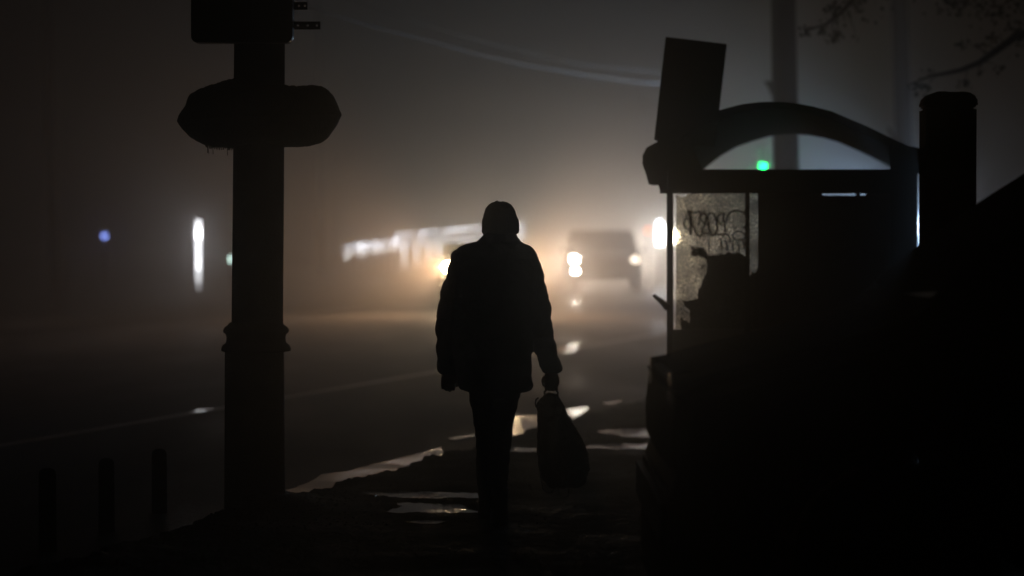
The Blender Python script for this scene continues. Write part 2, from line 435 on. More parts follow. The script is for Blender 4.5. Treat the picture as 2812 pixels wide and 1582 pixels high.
# ------------------------------------------------------------------ right-hand thick post with cap
cy_ = 14.2
rp = thing("capped_post", (P(2613, 800, cy_).x, cy_, .03), "tall thick black post with a two-lobed rounded cap, right of the shelter", "post")
bm = bmesh.new()
pts = [P(x, y, cy_) for x, y in ((2543, 1640), (2545, 290), (2684, 290), (2679, 1640))]
prism(bm, pts, (0, .28, 0)); bevel_all(bm, .02, 2)
for v in bm.verts: v.co.z = max(v.co.z, 0)
link("shaft", bm, M_conc, rp)
bm = bmesh.new()
prism(bm, [P(x, y, cy_ - .01) for x, y in ((2546, 293), (2547, 275), (2556, 260), (2570, 252), (2588, 249), (2605, 251), (2617, 254), (2632, 251), (2655, 251), (2672, 256), (2684, 267), (2688, 280), (2686, 293))], (0, .30, 0)); bevel_all(bm, .012, 2)
link("cap", bm, M_conc, rp, True)

# ------------------------------------------------------------------ bus shelter (end-on, barrel roof)
SY = 16.5; ax = Vector(((2400 - 1406) / F, 1, 0)).normalized(); SL = 4.1
sh = thing("bus_shelter", (P(2170, 700, SY).x, SY, SWZ), "dark bus shelter with arched roof and a graffitied wet glass end pane", "bus shelter")
def S(px, py, s=0.0, off=0.0): return P(px, py, SY - off) + ax * s
outer = [(1771, 467), (1765, 446), (1764, 428), (1775, 407), (1806, 390), (1860, 350), (1915, 322), (1974, 303), (2037, 286), (2088, 280), (2132, 279.5), (2183, 283), (2231, 292), (2283, 305), (2334, 327), (2390, 351), (2455, 383), (2498, 402), (2522, 407), (2531, 420), (2531, 446), (2526, 472)]
inner = [(1800, 467), (1795, 450), (1797, 440), (1806, 430), (1830, 410), (1878, 372), (1928, 343), (1984, 323), (2043, 306), (2090, 300), (2132, 299), (2180, 303), (2226, 312), (2277, 326), (2327, 348), (2380, 372), (2440, 402), (2478, 424), (2490, 432), (2494, 440), (2498, 450), (2498, 472)]
bm = bmesh.new(); secs = []
for s in (0, SL):
    secs.append(([bm.verts.new(S(x, y, s)) for x, y in outer], [bm.verts.new(S(x, y, s)) for x, y in inner]))
(o0, i0), (o1, i1) = secs; n = len(outer)
for k in range(n - 1):
    bm.faces.new((o0[k], o0[k + 1], i0[k + 1], i0[k])); bm.faces.new((o1[k + 1], o1[k], i1[k], i1[k + 1]))
    bm.faces.new((o0[k + 1], o0[k], o1[k], o1[k + 1])); bm.faces.new((i0[k], i0[k + 1], i1[k + 1], i1[k]))
bm.faces.new((o0[0], i0[0], i1[0], o1[0])); bm.faces.new((o0[-1], o1[-1], i1[-1], i0[-1]))
bmesh.ops.recalc_face_normals(bm, faces=bm.faces)
link("arched_roof", bm, M_steel, sh)
def sbox(name, x0, x1, y0, y1, s0, s1, m=M_steel, off=0.0, par=None):
    bm = bmesh.new(); prism(bm, [S(x0, y1, s0, off), S(x1, y1, s0, off), S(x1, y0, s0, off), S(x0, y0, s0, off)], ax * (s1 - s0))
    return link(name, bm, m, par or sh)
sbox("end_beam", 1812, 2519, 465, 531, .0, .08)
bm = bmesh.new(); prism(bm, [S(x, y, -.02) for x, y in ((1771, 466), (1782, 506), (1808, 506), (1813, 523), (1834, 523), (1834, 466))], ax * .3)
link("eave_bracket", bm, M_steel, sh)
bm = bmesh.new()
prism(bm, [S(x, y, -.04) for x, y in ((1771, 468), (1765, 447), (1768, 436), (1766, 428), (1777, 406), (1812, 387), (1845, 372), (1900, 402), (1930, 470))], ax * .04)
link("gable_end", bm, M_steel, sh)
bm = bmesh.new(); prism(bm, [S(x, y, -.04) for x, y in ((2440, 402), (2498, 402), (2523, 406), (2532, 420), (2529, 432), (2533, 446), (2527, 472), (2519, 480), (2446, 480))], ax * .04)
link("gable_end", bm, M_steel, sh)
yb = 650 + (CAMZ - SWZ) * F / SY
sbox("corner_post", 1831, 1847, 523, yb, 0, .06); sbox("corner_post", 2446, 2519, 480, yb, 0, .07)
sbox("corner_post", 2480, 2510, 470, yb, SL - .1, SL)
sbox("side_beam", 1812, 1834, 468, 500, .1, SL); sbox("side_beam", 2496, 2519, 468, 500, .1, SL)
sbox("back_wall", 2500, 2512, 500, yb - 60, .12, SL - .15)
sbox("mullion", 2046, 2058, 531, yb - 50, .01, .05)
sbox("solid_panel", 2081, 2446, 537, yb - 50, .02, .06, M_black)
sbox("panel_clip", 2081, 2258, 529, 539, .012, .05, M_black); sbox("panel_clip", 2349, 2362, 529, 539, .012, .05, M_black); sbox("panel_clip", 2378, 2446, 529, 539, .012, .05, M_black)
sbox("kick_plate", 1847, 2446, 905, yb - 45, .02, .06, M_black)
# wet frosted end pane
gm = bpy.data.materials.new("wet_dirty_glass"); gm.use_nodes = True; n = gm.node_tree; n.nodes.clear()
out = n.nodes.new("ShaderNodeOutputMaterial"); tr = n.nodes.new("ShaderNodeBsdfTransparent"); tl = n.nodes.new("ShaderNodeBsdfTranslucent"); gl = n.nodes.new("ShaderNodeBsdfGlossy")
tc = n.nodes.new("ShaderNodeTexCoord"); mp = n.nodes.new("ShaderNodeMapping"); mp.inputs["Scale"].default_value = (1, 1, .45); mp.inputs["Rotation"].default_value = (0, R(18), 0)
n.links.new(tc.outputs["Object"], mp.inputs[0])
no = n.nodes.new("ShaderNodeTexNoise"); no.inputs["Scale"].default_value = 130; no.inputs["Detail"].default_value = 3; no.inputs["Roughness"].default_value = .7
n.links.new(mp.outputs[0], no.inputs["Vector"])
n3 = n.nodes.new("ShaderNodeTexNoise"); n3.inputs["Scale"].default_value = 9; n3.inputs["Detail"].default_value = 4; n.links.new(tc.outputs["Object"], n3.inputs["Vector"])
rp_ = n.nodes.new("ShaderNodeValToRGB"); rp_.color_ramp.elements[0].position = .37; rp_.color_ramp.elements[0].color = (.10, .09, .065, 1)
rp_.color_ramp.elements[1].position = .62; rp_.color_ramp.elements[1].color = (1, .93, .76, 1)
n.links.new(no.outputs["Fac"], rp_.inputs[0])
mul = n.nodes.new("ShaderNodeMix"); mul.data_type = 'RGBA'; mul.blend_type = 'MULTIPLY'; mul.inputs[0].default_value = 1
r2 = n.nodes.new("ShaderNodeMapRange"); r2.inputs[1].default_value = .3; r2.inputs[2].default_value = .7; r2.inputs[3].default_value = .35; r2.inputs[4].default_value = 1.1
n.links.new(n3.outputs["Fac"], r2.inputs[0]); n.links.new(rp_.outputs[0], mul.inputs[6]); n.links.new(r2.outputs[0], mul.inputs[7])
n.links.new(mul.outputs[2], tr.inputs[0]); tl.inputs[0].default_value = (.5, .48, .42, 1)
ms = n.nodes.new("ShaderNodeMixShader"); ms.inputs[0].default_value = .06; n.links.new(tr.outputs[0], ms.inputs[1]); n.links.new(tl.outputs[0], ms.inputs[2])
gl.inputs["Roughness"].default_value = .3; gl.inputs["Color"].default_value = (.04, .04, .04, 1)
ad = n.nodes.new("ShaderNodeAddShader"); n.links.new(ms.outputs[0], ad.inputs[0]); n.links.new(gl.outputs[0], ad.inputs[1]); n.links.new(ad.outputs[0], out.inputs[0])
bm = bmesh.new()
gp = [(1854, 903), (1856, 700), (1855, 640), (1857, 560), (1855, 535), (1860, 537), (1868, 541), (1880, 540), (1886, 534), (1900, 531), (2046, 531), (2046, 903)]
bm.faces.new([bm.verts.new(S(x, y, .03)) for x, y in gp])
bm.faces.new([bm.verts.new(S(x, y, .03)) for x, y in ((2058, 531), (2081, 531), (2081, 905), (2058, 905))])
pane = link("glass_pane", bm, gm, sh)
# grime edge of pane top and the torn poster stuck behind it
bm = bmesh.new()
tp = [(1868, 905), (1868, 882), (1885, 880), (1893, 888), (1893, 850), (1880, 840), (1872, 828), (1895, 826), (1915, 822), (1916, 800), (1926, 780), (1933, 760), (1941, 745), (1944, 725), (1936, 712), (1928, 706), (1918, 703),
      (1902, 704), (1895, 700), (1900, 690), (1893, 672), (1904, 682), (1918, 680), (1930, 678), (1939, 692), (1947, 703), (1960, 700), (1972, 702), (1980, 694), (1988, 700), (2000, 690), (2012, 697), (2020, 690), (2040, 700), (2046, 705), (2046, 905)]
seedr = random.Random(5); rag = []
for a, b in zip(tp, tp[1:] + tp[:1]):
    nn = max(1, int(math.dist(a, b) / 5))
    for i in range(nn):
        t = i / nn; jit = 1.6 if a[0] < 2040 else 0
        rag.append((a[0] + (b[0] - a[0]) * t + seedr.uniform(-jit, jit), a[1] + (b[1] - a[1]) * t + seedr.uniform(-jit, jit)))
vv = [bm.verts.new(S(x, y, .035)) for x, y in rag]; bm.faces.new(vv)
bm.faces.new([bm.verts.new(S(x, y, .035)) for x, y in ((2058, 760), (2066, 745), (2072, 752), (2081, 735), (2081, 905), (2058, 905))])
bm.faces.new([bm.verts.new(S(1871 + 4.5 * math.cos(t), 876 + 5 * math.sin(t), .035)) for t in np.linspace(0, 6.0, 12)])
po = link("torn_poster", bm, M_poster, sh)
bmesh_g = bmesh.new()
def stroke(pts, wpx=5.5):
    # smooth polyline in picture units of the zoomed detail -> flat ribbon tube pressed on the glass
    pts = [(1820 + x / 7.244, 530 + y / 7.244) for x, y in pts]
    q = []
    for i in range(len(pts) - 1):
        p0 = pts[max(i - 1, 0)]; p1 = pts[i]; p2 = pts[i + 1]; p3 = pts[min(i + 2, len(pts) - 1)]
        for j in range(6):
            t = j / 6
            q.append(tuple(.5 * ((2 * p1[c]) + (-p0[c] + p2[c]) * t + (2 * p0[c] - 5 * p1[c] + 4 * p2[c] - p3[c]) * t * t + (-p0[c] + 3 * p1[c] - 3 * p2[c] + p3[c]) * t ** 3) for c in (0, 1)))
    q.append(pts[-1]); L = []
    for i, p in enumerate(q):
        a = q[max(i - 1, 0)]; b = q[min(i + 1, len(q) - 1)]; dx, dy = b[0] - a[0], b[1] - a[1]; l = math.hypot(dx, dy) or 1
        h = wpx * .62; L.append((bmesh_g.verts.new(S(p[0] - dy / l * h, p[1] + dx / l * h, .024)), bmesh_g.verts.new(S(p[0] + dy / l * h, p[1] - dx / l * h, .024))))
    for a, b in zip(L, L[1:]): bmesh_g.faces.new((a[0], a[1], b[1], b[0]))
stroke([(520, 545), (480, 510), (430, 530), (418, 600), (450, 690), (520, 745)], 4)
stroke([(500, 350), (530, 430), (560, 560), (545, 700), (550, 830)], 6.5)
stroke([(500, 350), (570, 385), (640, 390), (740, 360)], 4.5)
stroke([(560, 580), (620, 700), (680, 820), (740, 860), (785, 800), (790, 700), (830, 620), (760, 540), (750, 470), (800, 410), (850, 430), (860, 520), (840, 600)], 4.5)
stroke([(700, 650), (720, 560), (740, 460), (750, 370)], 4)
stroke([(890, 430), (910, 600), (920, 740), (960, 830), (1030, 820), (1080, 720), (1060, 560), (1020, 440), (960, 400), (900, 430)], 4.5)
stroke([(870, 600), (910, 690), (930, 800)], 5)
stroke([(790, 800), (860, 805), (920, 800)], 3)
stroke([(1230, 420), (1170, 400), (1100, 450), (1080, 520), (1120, 600), (1180, 650)], 4)
stroke([(1230, 400), (1200, 500), (1215, 600), (1240, 720), (1240, 820)], 4.5)
stroke([(1190, 560), (1260, 560), (1290, 440), (1400, 360), (1500, 350), (1600, 390), (1670, 480), (1680, 640), (1640, 700)], 4.5)
stroke([(1030, 820), (1100, 830), (1200, 830), (1290, 825), (1330, 900), (1340, 990)], 3.5)
stroke([(1370, 860), (1430, 790), (1530, 770), (1620, 810), (1640, 880), (1560, 930), (1440, 925), (1370, 860)], 3.5)
stroke([(1440, 680), (1460, 700)], 5); stroke([(1580, 680), (1650, 690)], 5)
stroke([(1400, 930), (1390, 1040), (1410, 1180)], 3); stroke([(1490, 930), (1500, 1060), (1520, 1180)], 3); stroke([(1590, 920), (1620, 1020), (1600, 1120)], 3.5)
stroke([(1150, 900), (1160, 1020), (1190, 1120)], 3.5); stroke([(1210, 970), (1240, 950), (1270, 1010), (1290, 1150)], 3.5); stroke([(910, 980), (915, 1100), (925, 1240)], 3)
link("graffiti", bmesh_g, M_tag, sh)
bm = bmesh.new(); tube(bm, [S(1796, 810, -.02), S(1815, 826, -.01), S(1834, 846, 0)], [.012, .018, .024], 8); link("bent_stay", bm, M_steel, sh, True)
# roof sign board
sg = thing("roof_sign_board", S(1882, 384, .1), "plain dark rectangular board standing tilted on the left end of the shelter roof", "sign board")
bm = bmesh.new(); prism(bm, [S(x, y, .08) for x, y in ((1793, 383), (1806, 388), (1960, 402), (1972, 300), (1993, 118), (1825, 98))], ax * .05); bevel_all(bm, .004, 1); link("board", bm, M_steel, sg)
bm = bmesh.new(); tube(bm, [S(1850, 400, .14), S(1860, 250, .14)], .02, 8); tube(bm, [S(1930, 385, .14), S(1940, 250, .14)], .02, 8); link("support", bm, M_steel, sg)

# ------------------------------------------------------------------ utility poles
def upole(name, xs_, ys_, y, r0, r1, label, grp=None, base=0.0, m=M_steel):
    a = P(xs_[1], ys_[1], y); b = P(xs_[0], ys_[0], y)
    d = (b - a) / (b.z - a.z); p0 = a + d * (base - a.z); p1 = a + d * (11.0 - a.z)
    t = thing(name, (p0.x, y, base), label, "pole", grp)
    bm = bmesh.new(); tube(bm, [p0, p0.lerp(p1, .5), p1], [r0, (r0 + r1) / 2, r1], 20); link("shaft", bm, m, t, True)
    return t
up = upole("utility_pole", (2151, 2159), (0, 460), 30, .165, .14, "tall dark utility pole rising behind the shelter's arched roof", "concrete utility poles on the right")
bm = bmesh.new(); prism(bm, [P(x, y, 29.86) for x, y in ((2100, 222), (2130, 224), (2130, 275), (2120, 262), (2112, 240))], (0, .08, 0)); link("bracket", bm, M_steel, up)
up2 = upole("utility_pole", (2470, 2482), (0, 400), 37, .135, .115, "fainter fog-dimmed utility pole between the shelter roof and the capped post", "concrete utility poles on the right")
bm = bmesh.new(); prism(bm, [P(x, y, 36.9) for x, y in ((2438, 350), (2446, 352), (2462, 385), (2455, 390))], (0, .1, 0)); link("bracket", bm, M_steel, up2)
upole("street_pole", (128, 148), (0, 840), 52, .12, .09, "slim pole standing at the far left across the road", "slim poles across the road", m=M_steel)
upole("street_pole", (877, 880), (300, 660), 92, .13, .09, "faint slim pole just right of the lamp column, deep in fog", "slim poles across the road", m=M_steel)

# overhead cable
cb = bmesh.new()
pts = [P(x, y, d) for x, y, d in ((600, -60, 22), (870, 28, 24), (1000, 67, 25.5), (1150, 105, 27.5), (1300, 146, 30), (1450, 180, 33), (1600, 205, 37), (1750, 225, 42), (1900, 240, 48))]
tube(cb, pts, .006, 8); o = link("overhead_cable", cb, M_cable, None, True); tag(o, "pale sagging overhead cable crossing above the walking person", "cable", "overhead cables")
cb = bmesh.new()
pts = [P(x, y, d) for x, y, d in ((800, -60, 26), (1100, 50, 29), (1350, 122, 33), (1600, 178, 38), (1780, 196, 43), (2000, 214, 50))]
tube(cb, pts, .0035, 8); o = link("overhead_cable", cb, M_cable, None, True); tag(o, "thinner, fainter overhead cable just above the pale one", "cable", "overhead cables")

# ------------------------------------------------------------------ tree at right, branches reach into frame
TY = 22
tre = thing("broadleaf_tree", (P(3120, 700, TY).x, TY, .03), "bare-limbed tree beyond the right edge, leafy twigs hanging into the top right corner", "tree")
tb = P(3120, 700, TY)
bm = bmesh.new()
tube(bm, [(tb.x, TY, 0), (tb.x + .05, TY, 1.5), P(3110, 200, TY), P(3080, -250, TY), P(3100, -700, TY)], [.2, .16, .13, .10, .03], 14)
link("trunk", bm, M_bark, tre, True)
branches = [
 ([(3090, -20, 0), (2960, 45, -.2), (2860, 80, -.3), (2790, 100, -.3), (2735, 140, -.2), (2690, 172, -.1), (2640, 192, 0), (2590, 203, .1), (2560, 208, .1), (2520, 222, .1)], .045),
 ([(3090, -250, 0), (2900, -220, .1), (2700, -190, .3), (2520, -130, .4), (2400, -60, .3), (2345, -5, .2), (2310, 35, .2), (2270, 66, .1), (2215, 84, 0)], .04),
 ([(2900, -220, .1), (2780, -110, .2), (2700, -40, .2), (2650, 5, .2), (2600, 12, .2)], .02),
 ([(3090, -150, 0), (2960, -100, -.1), (2820, -40, -.2), (2760, 10, -.2)], .025)]
wood = bmesh.new(); leaves = bmesh.new()
def leafpts(c, n, spread):
    for _ in range(n):
        p = c + Vector((random.gauss(0, spread), random.gauss(0, spread), random.gauss(-spread * .4, spread)))
        u = Vector((random.uniform(-1, 1), random.uniform(-1, 1), random.uniform(-1.3, .3))).normalized(); v = u.cross(Vector((random.random(), random.random(), random.random()))).normalized()
        l = random.uniform(.03, .055); wd = l * .42
        q = [leaves.verts.new(p), leaves.verts.new(p + u * l * .5 + v * wd), leaves.verts.new(p + u * l), leaves.verts.new(p + u * l * .5 - v * wd)]
        leaves.faces.new(q)
for path, r in branches:
    pts = [P(x, y, TY + dy) for x, y, dy in path]; tube(wood, pts, [r * (1 - .85 * i / (len(pts) - 1)) + .002 for i in range(len(pts))], 8)
def twig(p0, p1, n, sp):
    a = P(p0[0], p0[1], TY + .1); b = P(p1[0], p1[1], TY + random.uniform(-.2, .3)); m_ = a.lerp(b, .5) + Vector((0, 0, .02))
    tube(wood, [a, m_, b], [.006, .004, .002], 5); leafpts(b, n, sp)
for a, b, nl, sp in [((2300, 45), (2300, 95), 14, .035), ((2285, 55), (2260, 85), 16, .03), ((2240, 76), (2212, 84), 18, .03), ((2290, 50), (2283, 108), 5, .02), ((2320, 20), (2350, 95), 3, .03), ((2340, 0), (2300, 20), 34, .05), ((2345, -5), (2360, 12), 18, .04), ((2320, 25), (2290, 30), 16, .04),
                     ((2540, 215), (2515, 228), 16, .03), ((2580, 205), (2548, 235), 12, .03), ((2570, 206), (2548, 195), 6, .03), ((2660, 182), (2650, 225), 14, .03), ((2690, 172), (2690, 188), 8, .025), ((2735, 140), (2700, 120), 10, .03), ((2720, 150), (2640, 116), 7, .025), ((2780, 105), (2790, 78), 16, .05), ((2760, 120), (2730, 100), 12, .03), ((2800, 95), (2800, 60), 18, .06),
                     ((2690, 172), (2740, 180), 6, .03), ((2640, 5), (2620, 8), 22, .05), ((2600, 12), (2590, 5), 14, .04), ((2650, 5), (2670, 15), 16, .05), ((2760, 10), (2740, 30), 18, .06)]:
    twig(a, b, nl, sp)
for path, r in branches:   # foliage on the parts outside the frame
    for x, y, dy in path:
        if y < -30 or x > 2830: leafpts(P(x, y, TY + dy), 90, .16)
for _ in range(60): leafpts(P(random.uniform(2800, 3400), random.uniform(-900, -250), TY + random.uniform(-1, 1)), 40, .22)
for _ in range(10):
    a = P(3100, random.uniform(-600, -100), TY); tube(wood, [a, P(random.uniform(2850, 3400), random.uniform(-850, -300), TY + random.uniform(-.8, .8))], [.03, .005], 6)
link("limbs", wood, M_bark, tre, True); link("crown", leaves, M_leaf, tre)

# ------------------------------------------------------------------ vehicles
def offset_profile(pr, d):
    n = len(pr); out = []
    for i in range(n):
        a = Vector(pr[i - 1]); b = Vector(pr[i]); c = Vector(pr[(i + 1) % n]); t = (c - a); 
        nrm = Vector((t.y, -t.x)).normalized(); out.append((b.x - nrm.x * d, b.y - nrm.y * d))
    return out
def vehicle(root, W, prof, belt, roof, wheels, wr, T, side_win, wind, mbody, mirror, hl, lens, tailz=None, inset=.03, tum=.16, door_lines=()):
    """local frame: x rearwards from the nose, y across, z up; T maps it to the world"""
    def tf(x, y, z):
        k = 1 - tum * max(0, min(1, (z - belt) / (roof - belt)))
        return T @ Vector((x, y * k, z))
    # lower edge with wheel arches
    full = []
    low = .28
    L = max(p[0] for p in prof)
    for wx in sorted(wheels):
        for i in range(9):
            a = math.pi - math.pi * i / 8; full.append((wx + (wr + .07) * math.cos(a), max(low, wr + (wr + .07) * math.sin(a))))
    poly = full + prof       # prof goes from rear bottom over the roof to the front bottom
    area = sum(poly[i - 1][0] * poly[i][1] - poly[i][0] * poly[i - 1][1] for i in range(len(poly)))
    sgn = 1 if area > 0 else -1
    bm = bmesh.new(); rings = []
    for y, d in ((-1, inset * 2), (-.985, inset * .8), (-.93, 0), (-.5, -.005), (0, -.01), (.5, -.005), (.93, 0), (.985, inset * .8), (1, inset * 2)):
        pp = offset_profile(poly, d * sgn)
        rings.append([bm.verts.new(tf(x, y * W / 2, z)) for x, z in pp])
    skin_rings(bm, rings); bmesh.ops.recalc_face_normals(bm, faces=bm.faces)
    body = link("body", bm, mbody, root)
    for s in (-1, 1):
        for pw_ in side_win:
            bm = bmesh.new(); a = [tf(x, s * (W / 2 + .004), z) for x, z in pw_]; b = [tf(x, s * (W / 2 - .03), z) for x, z in pw_]
            va = [bm.verts.new(v) for v in a]; vb = [bm.verts.new(v) for v in b]; n_ = len(va)
            bm.faces.new(va); bm.faces.new(vb[::-1])
            for k in range(n_): bm.faces.new((va[k], vb[k], vb[(k + 1) % n_], va[(k + 1) % n_]))
            bmesh.ops.recalc_face_normals(bm, faces=bm.faces); link("side_window", bm, M_glassd, root)
    (xa, za), (xb, zb) = wind
    bm = bmesh.new(); q = [tf(xa - .012, -W * .43, za), tf(xa - .012, W * .43, za), tf(xb - .012, W * .43, zb), tf(xb - .012, -W * .43, zb)]
    prism(bm, q, (T.to_3x3() @ Vector((.02, 0, -.02)))); link("windscreen", bm, M_glassd, root)
    for wx in wheels:
        for s in (-1, 1):
            bm = bmesh.new(); prof_t = [(wr * .62, -.1), (wr * .93, -.11), (wr, -.07), (wr, .07), (wr * .93, .11), (wr * .62, .1)]
            rg = [[bm.verts.new(T @ Vector((wx + r * math.cos(2 * math.pi * k / 28), s * (W / 2 - .13) + yy, wr + r * math.sin(2 * math.pi * k / 28)))) for k in range(28)] for r, yy in prof_t]
            skin_rings(bm, rg, False)
            ty = link("wheel", bm, M_rubber, root, True)
            bm = bmesh.new()
            rg = [[bm.verts.new(T @ Vector((wx + r * math.cos(2 * math.pi * k / 28), s * (W / 2 - .13 + yy), wr + r * math.sin(2 * math.pi * k / 28)))) for k in range(28)] for r, yy in ((wr * .62, -.05), (wr * .62, .09), (wr * .55, .07), (wr * .2, .06), (.03, .07))]
            skin_rings(bm, rg); rim = link("rim", bm, M_metal, root, True); rim.parent = ty
    for s in (-1, 1):
        bm = bmesh.new(); mx, mz = mirror; box(bm, T @ Vector((mx, s * (W / 2 + .1), mz)), (1, 1, 1), None)
        bmesh.ops.scale(bm, vec=(.14, .14, .15), space=Matrix.Translation(-(T @ Vector((mx, s * (W / 2 + .1), mz)))), verts=bm.verts); bevel_all(bm, .02, 2)
        link("door_mirror", bm, mbody, root)
        hx, hy, hz, hw, hh = hl
        bm = bmesh.new(); cpos = Vector((hx, s * hy, hz)); N = 20
        fr = [bm.verts.new(T @ (cpos + Vector((0, hw / 2 * math.cos(2 * math.pi * k / N), hh / 2 * math.sin(2 * math.pi * k / N))))) for k in range(N)]
        bk = [bm.verts.new(T @ (cpos + Vector((.08, hw / 2 * 1.1 * math.cos(2 * math.pi * k / N), hh / 2 * 1.1 * math.sin(2 * math.pi * k / N))))) for k in range(N)]
        skin_rings(bm, [bk, fr]); bmesh.ops.recalc_face_normals(bm, faces=bm.faces)
        link("headlight", bm, lens[0 if s < 0 else 1], root, True)
    for (xd0, zd0, zd1) in door_lines:
        pass
    gb = bmesh.new(); hx, hy, hz, hw, hh = hl
    for i in range(4):
        bmv = []
        z = hz - .07 + i * .045
        a = [Vector((hx + .005, -hy + hw, z)), Vector((hx + .005, hy - hw, z)), Vector((hx + .005, hy - hw, z + .02)), Vector((hx + .005, -hy + hw, z + .02))]
        prism(gb, [T @ v for v in a], T.to_3x3() @ Vector((.03, 0, 0)))
    link("grille", gb, M_black, root)
    return body

M_lensoff = mat("unlit_headlight", (.25, .25, .26), .15, .2)
# close parked off-road car, side-on, nose to the left
Y0 = 8.7; Wd = 1.84; YF = Y0 + Wd
def cx(px, py): 
    v = P(px, py, Y0); return v
nose = P(1783, 1200, YF).x
def loc(px, py): v = P(px, py, YF); return (v.x - nose, v.z)
T = Matrix.Translation((nose - .022, Y0 + Wd / 2, 0))
prof = [(4.25, .45), (4.3, .8), (4.24, 1.15), (4.12, 1.55), (3.95, 1.86), (3.6, 1.93), (2.6, 1.96), (1.95, 1.945)] + \
       [loc(2990, 405), loc(2812, 473), loc(2700, 545), loc(2600, 615), loc(2530, 668), loc(2440, 740), loc(2390, 790), loc(2350, 830), loc(2240, 868), loc(2100, 902), loc(1960, 938), loc(1850, 968), loc(1815, 985), loc(1789, 1003), loc(1794, 1018), loc(1789, 1060), loc(1784, 1110), loc(1785, 1170), loc(1797, 1200), loc(1786, 1225), loc(1781, 1300), loc(1773, 1400), loc(1771, 1500), loc(1785, 1560)]
suv = thing("parked_car", (nose + 2, Y0 + Wd / 2, 0), "dark off-road car parked side-on close to the camera, bonnet pointing left, filling the lower right", "car")
vehicle(suv, Wd, prof, 1.3, 1.95, (.82, 3.45), .38, T,
        [[(1.35, 1.36), (1.95, 1.84), (2.35, 1.86), (2.35, 1.36)], [(2.45, 1.36), (2.45, 1.86), (3.3, 1.84), (3.5, 1.36)]],
        ((loc(2390, 790)), (loc(2960, 418))), M_car, (1.5, 1.42), (.01, .62, .98, .2, .2), (M_lensoff, M_lensoff))
for xh in (1.95, 2.95):
    bm = bmesh.new(); box(bm, T @ Vector((xh, -Wd / 2 - .015, 1.2)), (.16, .03, .03)); bevel_all(bm, .008, 2); link("door_handle", bm, M_black, suv)
bm = bmesh.new(); box(bm, T @ Vector((.03, 0, .55)), (.14, Wd * .96, .2)); bevel_all(bm, .03, 2); link("front_bumper", bm, M_black, suv)

# far cars facing the camera
def far_car(name, px, y, W, L, belt, roof, hood, wr, hlz, label, lensL, lensR, wl, wr_e, col, mb, fog=None, gx=0, hlw=.19):
    c = P(px, 700, y); T = Matrix.Translation((c.x, y, 0)) @ Matrix.Rotation(R(90 + gx), 4, 'Z') 
    root = thing(name, (c.x, y, 0), label, "car")
    prof = [(L - .03, .4), (L, .7), (L - .05, belt), (L - .2, belt + .15), (L - .5, roof - .08), (L - 1, roof), (L * .45, roof + .01), (L * .38, roof - .03), (L * .3, belt + .25), (L * .25, belt + .02), (L * .12, hood), (.06, hood - .08), (0, hood - .2), (-.02, .5), (.03, .32)]
    vehicle(root, W, prof, belt, roof, (.85, L - .9), wr, T, [[(L * .33, belt + .04), (L * .41, roof - .1), (L * .6, roof - .08), (L * .6, belt + .04)], [(L * .63, belt + .04), (L * .63, roof - .08), (L * .82, roof - .12), (L * .88, belt + .04)]],
            ((L * .26, belt + .04), (L * .39, roof - .05)), mb, (L * .3, belt + .05), (-.03, W / 2 - .2, hlz, hlw, hlw * .85), (lensL, lensR))
    for s, en in ((1, wl), (-1, wr_e)):     # local +y maps to world -x (left in the picture)
        if en:
            p = T @ Vector((-.12, s * (W / 2 - .2), hlz)); light("headlight_beam", 'SPOT', p, col, en, root, .09, target=((TGT[0], 0, TGT[1]) if s > 0 else (TGT[2], 0, TGT[1])), cone=CONE)
    if fog:
        for s in fog:
            bm = bmesh.new(); N = 16; cpos = Vector((-.05, s * (W / 2 - .22), hlz - .33))
            fr = [bm.verts.new(T @ (cpos + Vector((0, .08 * math.cos(2 * math.pi * k / N), .06 * math.sin(2 * math.pi * k / N))))) for k in range(N)]
            bk = [bm.verts.new(T @ (cpos + Vector((.06, .08 * math.cos(2 * math.pi * k / N), .06 * math.sin(2 * math.pi * k / N))))) for k in range(N)]
            skin_rings(bm, [bk, fr]); link("fog_lamp", bm, lensR if s > 0 else lensL, root, True)
    return root, T
E_warm = emis("lit_headlight_warm", (1, .7, .4), 260); E_white = emis("lit_headlight_white", (1, .93, .8), 150); E_dim = emis("lit_headlight_dim", (1, .85, .68), 9)
far_car("oncoming_car", 1318, 52, 1.78, 4.3, .98, 1.45, .92, .32, .93, "oncoming car with warm headlights, almost hidden behind the walking person", E_warm, E_warm, 2400, 2700, (1, .55, .27), M_car)
far_car("oncoming_van", 1661, 70, 2.15, 4.8, 1.15, 1.76, 1.12, .36, .92, "oncoming van dim in the fog right of the person, bright lamps on its left side", E_dim, E_white, 120, 8, (1, .86, .66), M_car, fog=(1,))

far_car("oncoming_car", 1672, 92, 1.78, 4.3, .98, 1.45, .92, .32, .8, "added unseen car hidden behind the van, a backlight that outlines the van in the fog", E_white, E_white, 1500, 1500, (1, .84, .68), M_car)  # added backlight: unseen car whose headlights make the van stand out as a silhouette
